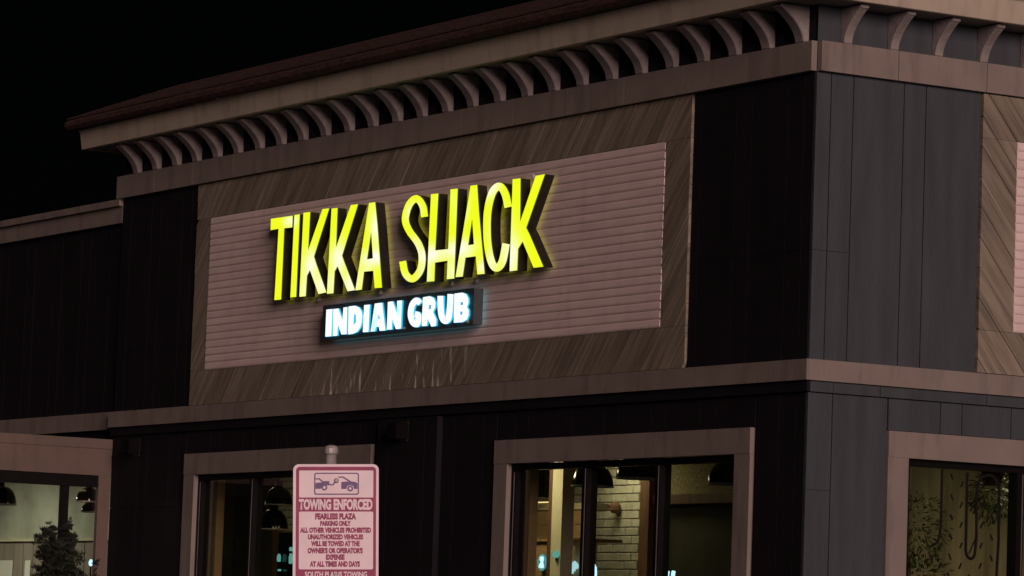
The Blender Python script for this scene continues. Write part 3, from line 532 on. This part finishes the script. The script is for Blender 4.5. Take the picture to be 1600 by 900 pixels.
# ------------------------------------------------------------------ towing sign on its post
axis = math.cos(ROLL)*Vector((0, 0, 1))-math.sin(ROLL)*r0
rr = math.cos(ROLL)*r0+math.sin(ROLL)*Vector((0, 0, 1)); dd = Vector((d.x, d.y, 0)).normalized()
TOP = Vector((10.314, -9.4906, 2.222))
tw = empty('towing_sign'); tag(tw, 'pink and maroon towing enforced sign plate on galvanised post', 'sign')
H = TOP.z/axis.z
mm = Matrix((rr, dd, axis)).transposed().to_4x4(); mm.translation = TOP-axis*H
tw.matrix_world = mm
K = .305/542
def sx(x): return (x-346)*K
def sz(y): return H-(y-187)*K
def rrect(x0, y0, x1, y1, r, n=6):
    pts = []
    for cx, cy, a0 in ((x1-r, y0+r, -90), (x1-r, y1-r, 0), (x0+r, y1-r, 90), (x0+r, y0+r, 180)):
        for k in range(n+1):
            a = math.radians(a0+90*k/n); pts.append((sx(cx+r*math.cos(a)), sz(cy+r*math.sin(a))))
    return pts
def plate(name, poly, m, y0, y1, parent):
    b = bmesh.new(); prism(b, poly, lambda p: (p[0], y0, p[1]), lambda p: (p[0], y1, p[1])); return new(name, b, m, parent)
pl = plate('sign_plate', rrect(75, 187, 617, 999, 36), REDW, -.002, .0, tw)
plate('border_print', rrect(93, 203, 601, 983, 24), MAROON, -.0026, -.0021, pl)
plate('upper_field', rrect(113, 227, 583, 398, 6), REDW, -.0032, -.0027, pl)
plate('lower_field', rrect(113, 487, 583, 852, 10), REDW, -.0032, -.0027, pl)
def text(s, x0, x1, ytop, ybot, m, bold=.03, parent=pl):
    cu = bpy.data.curves.new('txt', 'FONT'); cu.body = s; cu.offset = bold; cu.fill_mode = 'FRONT'; cu.resolution_u = 3
    o = bpy.data.objects.new('txt', cu); COL.objects.link(o); bpy.context.view_layer.update()
    me = bpy.data.meshes.new_from_object(o.evaluated_get(bpy.context.evaluated_depsgraph_get()))
    bpy.data.objects.remove(o); me.name = 'lettering'
    xs = [v.co.x for v in me.vertices]; ys = [v.co.y for v in me.vertices]
    a, c, lo, hi = min(xs), max(xs), min(ys), max(ys)
    for v in me.vertices:
        px = x0+(v.co.x-a)/(c-a)*(x1-x0); py = ybot+(v.co.y-lo)/(hi-lo)*(ytop-ybot)
        v.co = (sx(px), -.0036, sz(py))
    me.materials.clear()
    return new('lettering', me, m, parent)
text('TOWING ENFORCED', 112, 578, 407, 477, REDW, .05)
for s, x0, x1, y0, y1 in [('FEARLESS PLAZA', 215, 475, 497, 538), ('PARKING ONLY', 247, 442, 545, 579), ('ALL OTHER VEHICLES PROHIBITED', 120, 570, 587, 622),
        ('UNAUTHORIZED VEHICLES', 170, 520, 630, 664), ('WILL BE TOWED AT THE', 190, 498, 672, 707), ("OWNER'S OR OPERATOR'S", 168, 518, 715, 752),
        ('EXPENSE', 285, 403, 757, 793), ('AT ALL TIMES AND DAYS', 183, 500, 800, 837)]:
    text(s, x0, x1, y0, y1, MAROON, .07)
text('SOUTH PLAINS TOWING', 152, 545, 866, 902, REDW, .03)
ic = plate('icon_frame', rrect(208, 241, 492, 381, 14), PURPLE, -.0037, -.0033, pl)
plate('icon_field', rrect(216, 249, 484, 373, 9), REDW, -.0042, -.0038, ic)
def ipoly(name, pts, m=PURPLE, y=-.0047): return plate(name, [(sx(x), sz(yy)) for x, yy in pts], m, y, y+.0004, ic)
def disc(x, y, r, n=18): return [(x+r*math.cos(2*math.pi*k/n), y+r*math.sin(2*math.pi*k/n)) for k in range(n)]
ipoly('truck_shape', [(217, 306), (217, 343), (250, 343), (258, 326), (273, 316), (290, 322), (298, 320), (306, 314), (304, 294), (262, 294), (254, 302)])
ipoly('truck_roof', [(217, 276), (243, 276), (264, 294), (256, 299), (238, 284), (217, 284)])
ipoly('tow_arm', [(300, 312), (324, 314), (346, 284), (354, 290), (330, 322), (300, 321)])
ipoly('car_shape', [(380, 300), (420, 296), (440, 302), (483, 306), (483, 344), (462, 344), (456, 326), (437, 318), (418, 326), (412, 344), (380, 344)])
ipoly('car_roof', [(358, 266), (392, 264), (444, 296), (474, 301), (474, 307), (436, 303), (388, 272), (364, 274)])
for x, y in ((273, 335), (437, 341)):
    ipoly('wheel', disc(x, y, 19), PURPLE, -.0052); ipoly('hub', disc(x, y, 9), REDW, -.0057)
b = bmesh.new(); tube(b, [(sx(313), .024, 0), (sx(313), .024, H+.05)], .0195, 14); po = smooth(new('post', b, GALV, tw))
b = bmesh.new(); lathe(b, [(.0215, .035), (.0255, .04), (.0255, .058), (.02, .066), (.008, .07), (0, .07)], 14, (sx(313), .024, H)); new('post_cap', b, GALV, tw)
for y in (291, 893):
    b = bmesh.new(); lathe(b, [(.009, 0), (.009, .004), (.005, .007), (0, .007)], 10); o = new('bolt', b, GALV, tw)
    o.rotation_euler.x = math.pi/2; o.location = (sx(350), -.0045, sz(y))
b = bmesh.new(); lathe(b, [(0, .0), (.16, .0), (.16, .1), (.05, .1)], 16, (sx(313), .024, .0)); new('footing', b, CONCRETE, tw)

# ------------------------------------------------------------------ wall sconces
for x, lab in ((-5.70, 'small unlit black box lamp on pilaster between the two front windows'), (-10.94, 'small unlit black box lamp on wall near the entry vestibule')):
    w = .05 if x > -8 else .0
    s = empty('wall_lamp', (x, -w, 3.3)); tag(s, lab, 'lamp', 'unlit box lamps under the belt course')
    box('back_plate', RETURN, s, (-.06, .06, -.012, -.001, -.02, .15)); box('housing', mat('sconce bronze', (.004, .0035, .0035), .8, spec=.1), s, (-.075, .075, -.13, -.0125, .0, .13))
    box('lamp_lens', FRAME, s, (-.06, .06, -.115, -.03, -.006, -.001))

# ------------------------------------------------------------------ pendant lamps inside
def dome_mesh(r, h):
    b = bmesh.new(); pr = [(r, 0)]
    for k in range(1, 9): a = k/9*math.pi/2; pr.append((r*math.cos(a)**.8, h*math.sin(a)))
    pr += [(.035, h*.99), (.032, h+.06), (.0, h+.06)]
    lathe(b, pr, 28); return b
def pendant(x, y, z, r, lab, h=.19):
    t = empty('pendant_lamp', (x, y, z)); tag(t, lab, 'lamp', 'black dome pendant lamps inside the windows')
    smooth(new('shade', dome_mesh(r, h), ENAMEL, t))
    b = bmesh.new(); lathe(b, [(r*1.012, -.006), (r*1.012, .006), (r*.985, .006), (r*.985, -.006), (r*1.012, -.006)], 28); new('rim', b, WHITEIN, t)
    b = bmesh.new(); lathe(b, [(0, .02), (.03, .03), (.035, .06), (.02, .1), (0, .1)], 12); new('bulb', b, WHITEIN, t)
    b = bmesh.new(); tube(b, [(0, 0, h+.05), (0, 0, 3.4-z)], .006, 6); new('cord', b, ENAMEL, t)
pendant(-4.23, .9, 2.926, .175, 'black dome pendant lamp behind first mullion of the front window nearest the corner')
pendant(-3.56, .9, 2.977, .175, 'black dome pendant lamp in middle pane of the front window nearest the corner')
pendant(-2.25, .9, 2.908, .175, 'black dome pendant lamp in right pane of the front window nearest the corner')
pendant(-9.71, .9, 2.843, .135, 'upper black dome pendant lamp in the window behind towing sign', .17)
pendant(-9.80, .9, 2.614, .145, 'lower black dome pendant lamp in the window behind towing sign', .19)
pendant(-14.1, .0, 2.861, .165, 'black dome pendant lamp in vestibule window at left picture edge')
pendant(-11.98, .0, 2.859, .125, 'upper black dome pendant lamp at right end of the vestibule window', .14)
pendant(-13.2, .6, 2.801, .1, 'lower black dome pendant lamp at right end of the vestibule window', .1)

# ------------------------------------------------------------------ fittings inside the corner room
cs = empty('service_counter', (-5.6, 1.4, .2)); tag(cs, 'tan wooden service counter with shelf unit behind front window', 'counter')
box('counter_front', TANWOOD, cs, (-.42, .6, .0, .06, 0, 2.3)); box('counter_top', CEDAR, cs, (-.44, .62, -.03, .3, 2.302, 2.325))
for k, (a, c) in enumerate(((-1.0, -.58), (-.575, -.15))):
    box('back_panel', TANWOOD, cs, (a, c, .4, .43, .0, 2.465)); box('back_panel', TANWOOD, cs, (a, c, .4, .43, 2.472, 2.597))
box('shelf', CREAM, cs, (-1.02, -.1, .38, .62, 2.6, 2.655)); box('shelf_light', WARMGLOW, cs, (-.8, -.52, .3, .33, 2.658, 2.668))
box('hood', ENAMEL, cs, (-.64, -.5, .2, .33, 2.7, 3.2))
bp = tag(empty('brown_post', (-5.27, 1.2, .2)), 'brown timber post beside cream post behind front window', 'post')
box('shaft', BROWN, bp, (-.045, .039, -.04, .04, .02, 3.2)); box('base_plate', ENAMEL, bp, (-.07, .05, -.07, .07, 0, .019))
cp = tag(empty('cream_post', (-5.146, 1.2, .2)), 'cream painted square post behind front window', 'post')
box('shaft', CREAM, cp, (-.08, .078, -.06, .06, .02, 3.2)); box('base_plate', ENAMEL, cp, (-.09, .09, -.09, .09, 0, .019))
for x, w, lab in ((-4.565, .19, 'honey wood post just inside left edge of corner-side front window'), (-10.22, .24, 'honey wood post just inside the window behind towing sign')):
    p = tag(empty('wood_post', (x, .5, .2)), lab, 'post', 'honey wood posts inside the front windows')
    box('shaft', CEDAR, p, (-w/2, w/2-.055, -.03, .03, .02, 3.2)); box('edge_board', TANWOOD, p, (w/2-.053, w/2, -.05, .03, .02, 3.2)); box('base_plate', ENAMEL, p, (-w/2-.02, w/2+.02, -.08, .06, 0, .019))
p = tag(empty('brown_stud', (-12.47, 2.4, .2)), 'short brown timber stud against brick in window behind towing sign', 'post')
box('shaft', BROWN, p, (-.1, .05, -.03, .03, .02, 2.5)); box('base_plate', ENAMEL, p, (-.12, .07, -.05, .05, 0, .019))
wa = tag(empty('swing_arm_lamp', (-6.25, 2.5, 2.85)), 'dark swing arm wall lamp on painted brick wall', 'lamp')
b = bmesh.new(); tube(b, [(-.02, -.06, .01), (-.15, -.1, .012), (-.32, -.14, .015)], .009); new('arm', b, ENAMEL, wa)
b = bmesh.new(); lathe(b, [(0, -.05), (.03, -.05), (.05, -.02), (.05, .02), (.03, .05), (0, .05)], 14); new('hub', b, BROWN, wa).location = (0, -.06, 0)
# glowing shapes put in for lights reflected in the corner-side front window
g = tag(empty('reflected_round_glow', (-5.68, 1.34, 2.25)), 'round blue white glow standing in for a reflected light on tan counter front', 'light')
b = bmesh.new(); lathe(b, [(0, 0), (.075, 0), (.075, .012), (0, .012)], 20); o = new('disc', b, mat('blue acrylic', (.1, .25, .45), .3), g); o.rotation_euler.x = math.pi/2; o.location = (0, .02, .07)
b = bmesh.new(); tube(b, [(.062*math.cos(a), 0, .07+.066*math.sin(a)) for a in [k*math.pi/8 for k in range(17)]], .006, 6); new('glow_ring', b, TEALGLOW, g)
b = bmesh.new(); lathe(b, [(0, .0), (.028, .01), (.02, .04), (.012, .055), (.022, .075), (.018, .1), (0, .108)], 12, (0, 0, .018)); new('figure', b, BLUEGLOW, g)
g = tag(empty('reflected_comb_glow', (-5.22, 1.34, 2.22)), 'jagged pale blue glow standing in for a reflected sign right of the cream post', 'light')
box('rail', PALEGLOW, g, (-.13, .13, -.01, .0, .05, .085))
for k in range(9): box('tooth', PALEGLOW, g, (-.125+.028*k, -.107+.028*k, -.016, -.002, .005+.02*(k % 3), .1+.012*(k % 2)))
g = tag(empty('reflected_teal_glow', (-5.12, 1.13, 2.35)), 'small teal glow standing in for a reflected light on cream post', 'light')
b = bmesh.new(); lathe(b, [(0, 0), (.03, .008), (.036, .03), (.028, .05), (.01, .06), (0, .06)], 12); smooth(new('globe', b, TEALGLOW, g)); box('bracket', ENAMEL, g, (-.01, .01, .0, .02, -.02, -.001))
g = tag(empty('reflected_oval_glow', (-3.26, .3, 2.12)), 'oval blue white glow standing in for a reflected light at foot of the first mullion', 'light')
b = bmesh.new(); lathe(b, [(0, 0), (.03, .01), (.045, .06), (.04, .12), (.02, .155), (0, .16)], 14); smooth(new('globe', b, BLUEGLOW, g)); box('stem', ENAMEL, g, (-.008, .008, -.008, .008, -1.3, -.001))
g = tag(empty('reflected_twin_glow', (-2.14, .3, 2.06)), 'pair of short pale blue glows standing in for reflected lights below the second mullion', 'light')
for x in (-.045, .035):
    b = bmesh.new(); tube(b, [(x, 0, 0), (x, 0, .13), (x+.008, 0, .15)], .016, 8); new('tube', b, BLUEGLOW, g)
box('stand', ENAMEL, g, (-.06, .06, -.02, .02, -1.3, -.001))
g = tag(empty('teal_bottle_lights', (-10.0, 1.2, 2.2)), 'pair of dim teal lights low in the window behind towing sign', 'light')
for x, z, h in ((-.22, .12, .075), (.02, .1, .1), (.02, .22, .04), (-.2, .03, .02)):
    b = bmesh.new(); lathe(b, [(0, 0), (.018, .004), (.02, h*.6), (.012, h), (0, h)], 10, (x, 0, z)); new('light', b, TEALGLOW, g)
box('rack', ENAMEL, g, (-.3, .1, .03, .05, -.9, .4))
# papers and small lights in the wing
for x0, x1, lab in ((-16.75, -16.33, 'white sheet on dark wainscot at left picture edge'), (-16.0, -15.86, 'narrow white sheet on wainscot behind the conifer')):
    t = tag(empty('wall_poster', (x0, 1.17, 2.0)), lab, 'poster', 'white sheets on the wing wainscot'); box('sheet', PAPER, t, (0, x1-x0, -.01, -.005, 0, .335)); box('backing', TANWOOD, t, (.01, x1-x0-.01, -.0049, .0, .01, .325))
g = tag(empty('blue_lamp', (-13.14, .6, 2.25)), 'tiny blue lamp right of the conifer in vestibule window', 'light')
b = bmesh.new(); lathe(b, [(0, 0), (.02, .01), (.024, .04), (.01, .07), (0, .07)], 10); new('globe', b, BLUEGLOW, g); box('stem', ENAMEL, g, (-.006, .006, -.006, .006, -2.0, -.001))

# ceiling light fixtures: the rooms are lit
def ceiling_light(x, y, power, col, lab, sz_=.5):
    t = tag(empty('ceiling_light', (x, y, 3.36)), lab, 'lamp', 'ceiling lights of the lit rooms')
    box('housing', WHITEIN, t, (-sz_/2-.04, sz_/2+.04, -sz_/2-.04, sz_/2+.04, .01, .055))
    box('diffuser', emit('diffuser', col, .9), t, (-sz_/2, sz_/2, -sz_/2, sz_/2, .0, .0095))
    L = bpy.data.lights.new('room light', 'AREA'); L.energy = power; L.color = col; L.size = sz_
    o = bpy.data.objects.new('room_light', L); COL.objects.link(o); o.parent = t; o.location = (0, 0, -.012)
ceiling_light(-6.0, 2.1, 6.5, (1, .86, .5), 'square ceiling light close to the painted brick wall', .4)
ceiling_light(-5.4, .6, 17, (1, .8, .46), 'square ceiling light above the service counter')
ceiling_light(-11.3, 1.6, 8, (1, .84, .5), 'square ceiling light in the room behind towing sign')
ceiling_light(-15.6, -.6, 55, (1, .93, .72), 'square ceiling light in the vestibule wing')
ceiling_light(-1.1, 3.0, 9, (1, .85, .55), 'square ceiling light behind the side window')
g = tag(empty('strip_light', (-12.05, -.1, 3.02)), 'short lit strip light above dome lamps in vestibule', 'lamp')
box('tube', WARMGLOW, g, (-.1, .12, -.02, .02, .0, .02)); box('tray', WHITEIN, g, (-.12, .14, -.03, .03, .021, .04)); box('rod', ENAMEL, g, (-.005, .005, -.005, .005, .041, .37))

# ------------------------------------------------------------------ plants
def leaf(b, p, u, v, w, l):
    a = [p-u*w, p+v*l*.5-u*w*.9, p+v*l, p+v*l*.5+u*w*.9]
    b.faces.new([b.verts.new(q) for q in a])
def conifer(x, y, top, rad, lab, nspray=1500, tips=((0, 0),)):
    t = tag(empty('conifer', (x, y, .14)), lab, 'tree'); H_ = top-.14
    b = bmesh.new(); tube(b, [(0, 0, 0), (.01, 0, H_*.5), (0, .01, H_*.9)], [.04, .03, .008], 8); new('trunk', b, BARK, t)
    b = bmesh.new(); rng = random.Random(3); ns = nspray//14
    for k in range(ns):           # upright sprigs of different reach, gaps between them
        f = (k+.5)/ns; a = k*2.4+rng.uniform(-.4, .4); z = H_*(.3+.5*f)
        R = rad*(1.25-.95*f)*rng.uniform(.55, 1.1); L = H_*rng.uniform(.14, .3) if f < .9 else H_*(1-z/H_)
        base = Vector((.2*R*math.cos(a), .2*R*math.sin(a), z)); tip = Vector((R*math.cos(a), R*math.sin(a), min(z+L, H_*rng.uniform(.9, 1))))
        for q in range(34):
            s = rng.random()**.8; c = base.lerp(tip, s)+Vector((rng.gauss(0, 1), rng.gauss(0, 1), rng.gauss(0, 1)))*.035*(1.15-s)
            up = ((tip-base).normalized()*.6+Vector((rng.uniform(-.5, .5), rng.uniform(-.5, .5), .9))).normalized()
            sd = up.cross(Vector((rng.uniform(-1, 1), rng.uniform(-1, 1), .2))).normalized()
            for j in range(5):
                w = (j-2)/2; v = (up+sd*w*.9).normalized()
                leaf(b, c+sd*w*.01, sd, v, .0085, rng.uniform(.03, .065))
    new('crown', b, LEAF, t)
conifer(-10.9, -.80, 2.66, .36, 'dark conical conifer standing in front of the vestibule window')
conifer(-10.9, -.42, 2.26, .12, 'small dark conifer tip beside the vestibule corner', 260)
def reflected_plant(x, y, z0, z1, rad, n, lab, hang=False, seed=1):  # leafy shapes put indoors in place of trees reflected in the glass
    rng = random.Random(seed); base = 0.2 if not hang else z1
    t = tag(empty('reflected_hanging_foliage' if hang else 'reflected_tree', (x, y, base)), lab, 'plant')
    if not hang:
        b = bmesh.new(); lathe(b, [(0, 0), (.15, 0), (.19, .32), (.17, .32), (.16, .28), (0, .28)], 18); new('pot', b, POT, t)
        b = bmesh.new(); tube(b, [(0, 0, .28), (.02, .01, 1.2), (0, -.02, (z0+z1)/2-base)], [.03, .022, .012], 8); new('trunk', b, BARK, t)
    else:
        b = bmesh.new(); lathe(b, [(0, -.12), (.07, -.12), (.1, .02), (.09, .02), (.08, -.02), (0, -.02)], 16); new('pot', b, POT, t)
        b = bmesh.new(); tube(b, [(0, 0, -.02), (0, 0, 3.4-base)], .005, 6); new('cord', b, ENAMEL, t)
    b = bmesh.new()
    for k in range(n):
        while True:
            p = Vector((rng.uniform(-1, 1), rng.uniform(-1, 1), rng.uniform(-1, 1)))
            if .25 < p.length < 1: break
        c = Vector((p.x*rad, p.y*rad, (z0+z1)/2-base+p.z*(z1-z0)/2))
        v = (p.normalized()+Vector((rng.uniform(-.6, .6), rng.uniform(-.6, .6), -.5))).normalized()
        u = v.cross(Vector((rng.uniform(-1, 1), rng.uniform(-1, 1), 1))).normalized()
        leaf(b, c, u, v, rng.uniform(.006, .013), rng.uniform(.03, .075))
    new('foliage', b, GREENLEAF, t)
reflected_plant(-.95, 1.68, 2.3, 2.86, .3, 800, 'leafy stand-in for a reflected tree behind left pane of the side window', seed=4)
reflected_plant(-1.0, 1.8, 1.9, 2.42, .28, 700, 'lower leafy stand-in for a reflected tree beneath the looping window graphic', seed=5)
reflected_plant(-1.0, 2.5, 2.68, 3.08, .19, 600, 'bright green stand-in for reflected foliage beside mullion of the side window', True, 6)
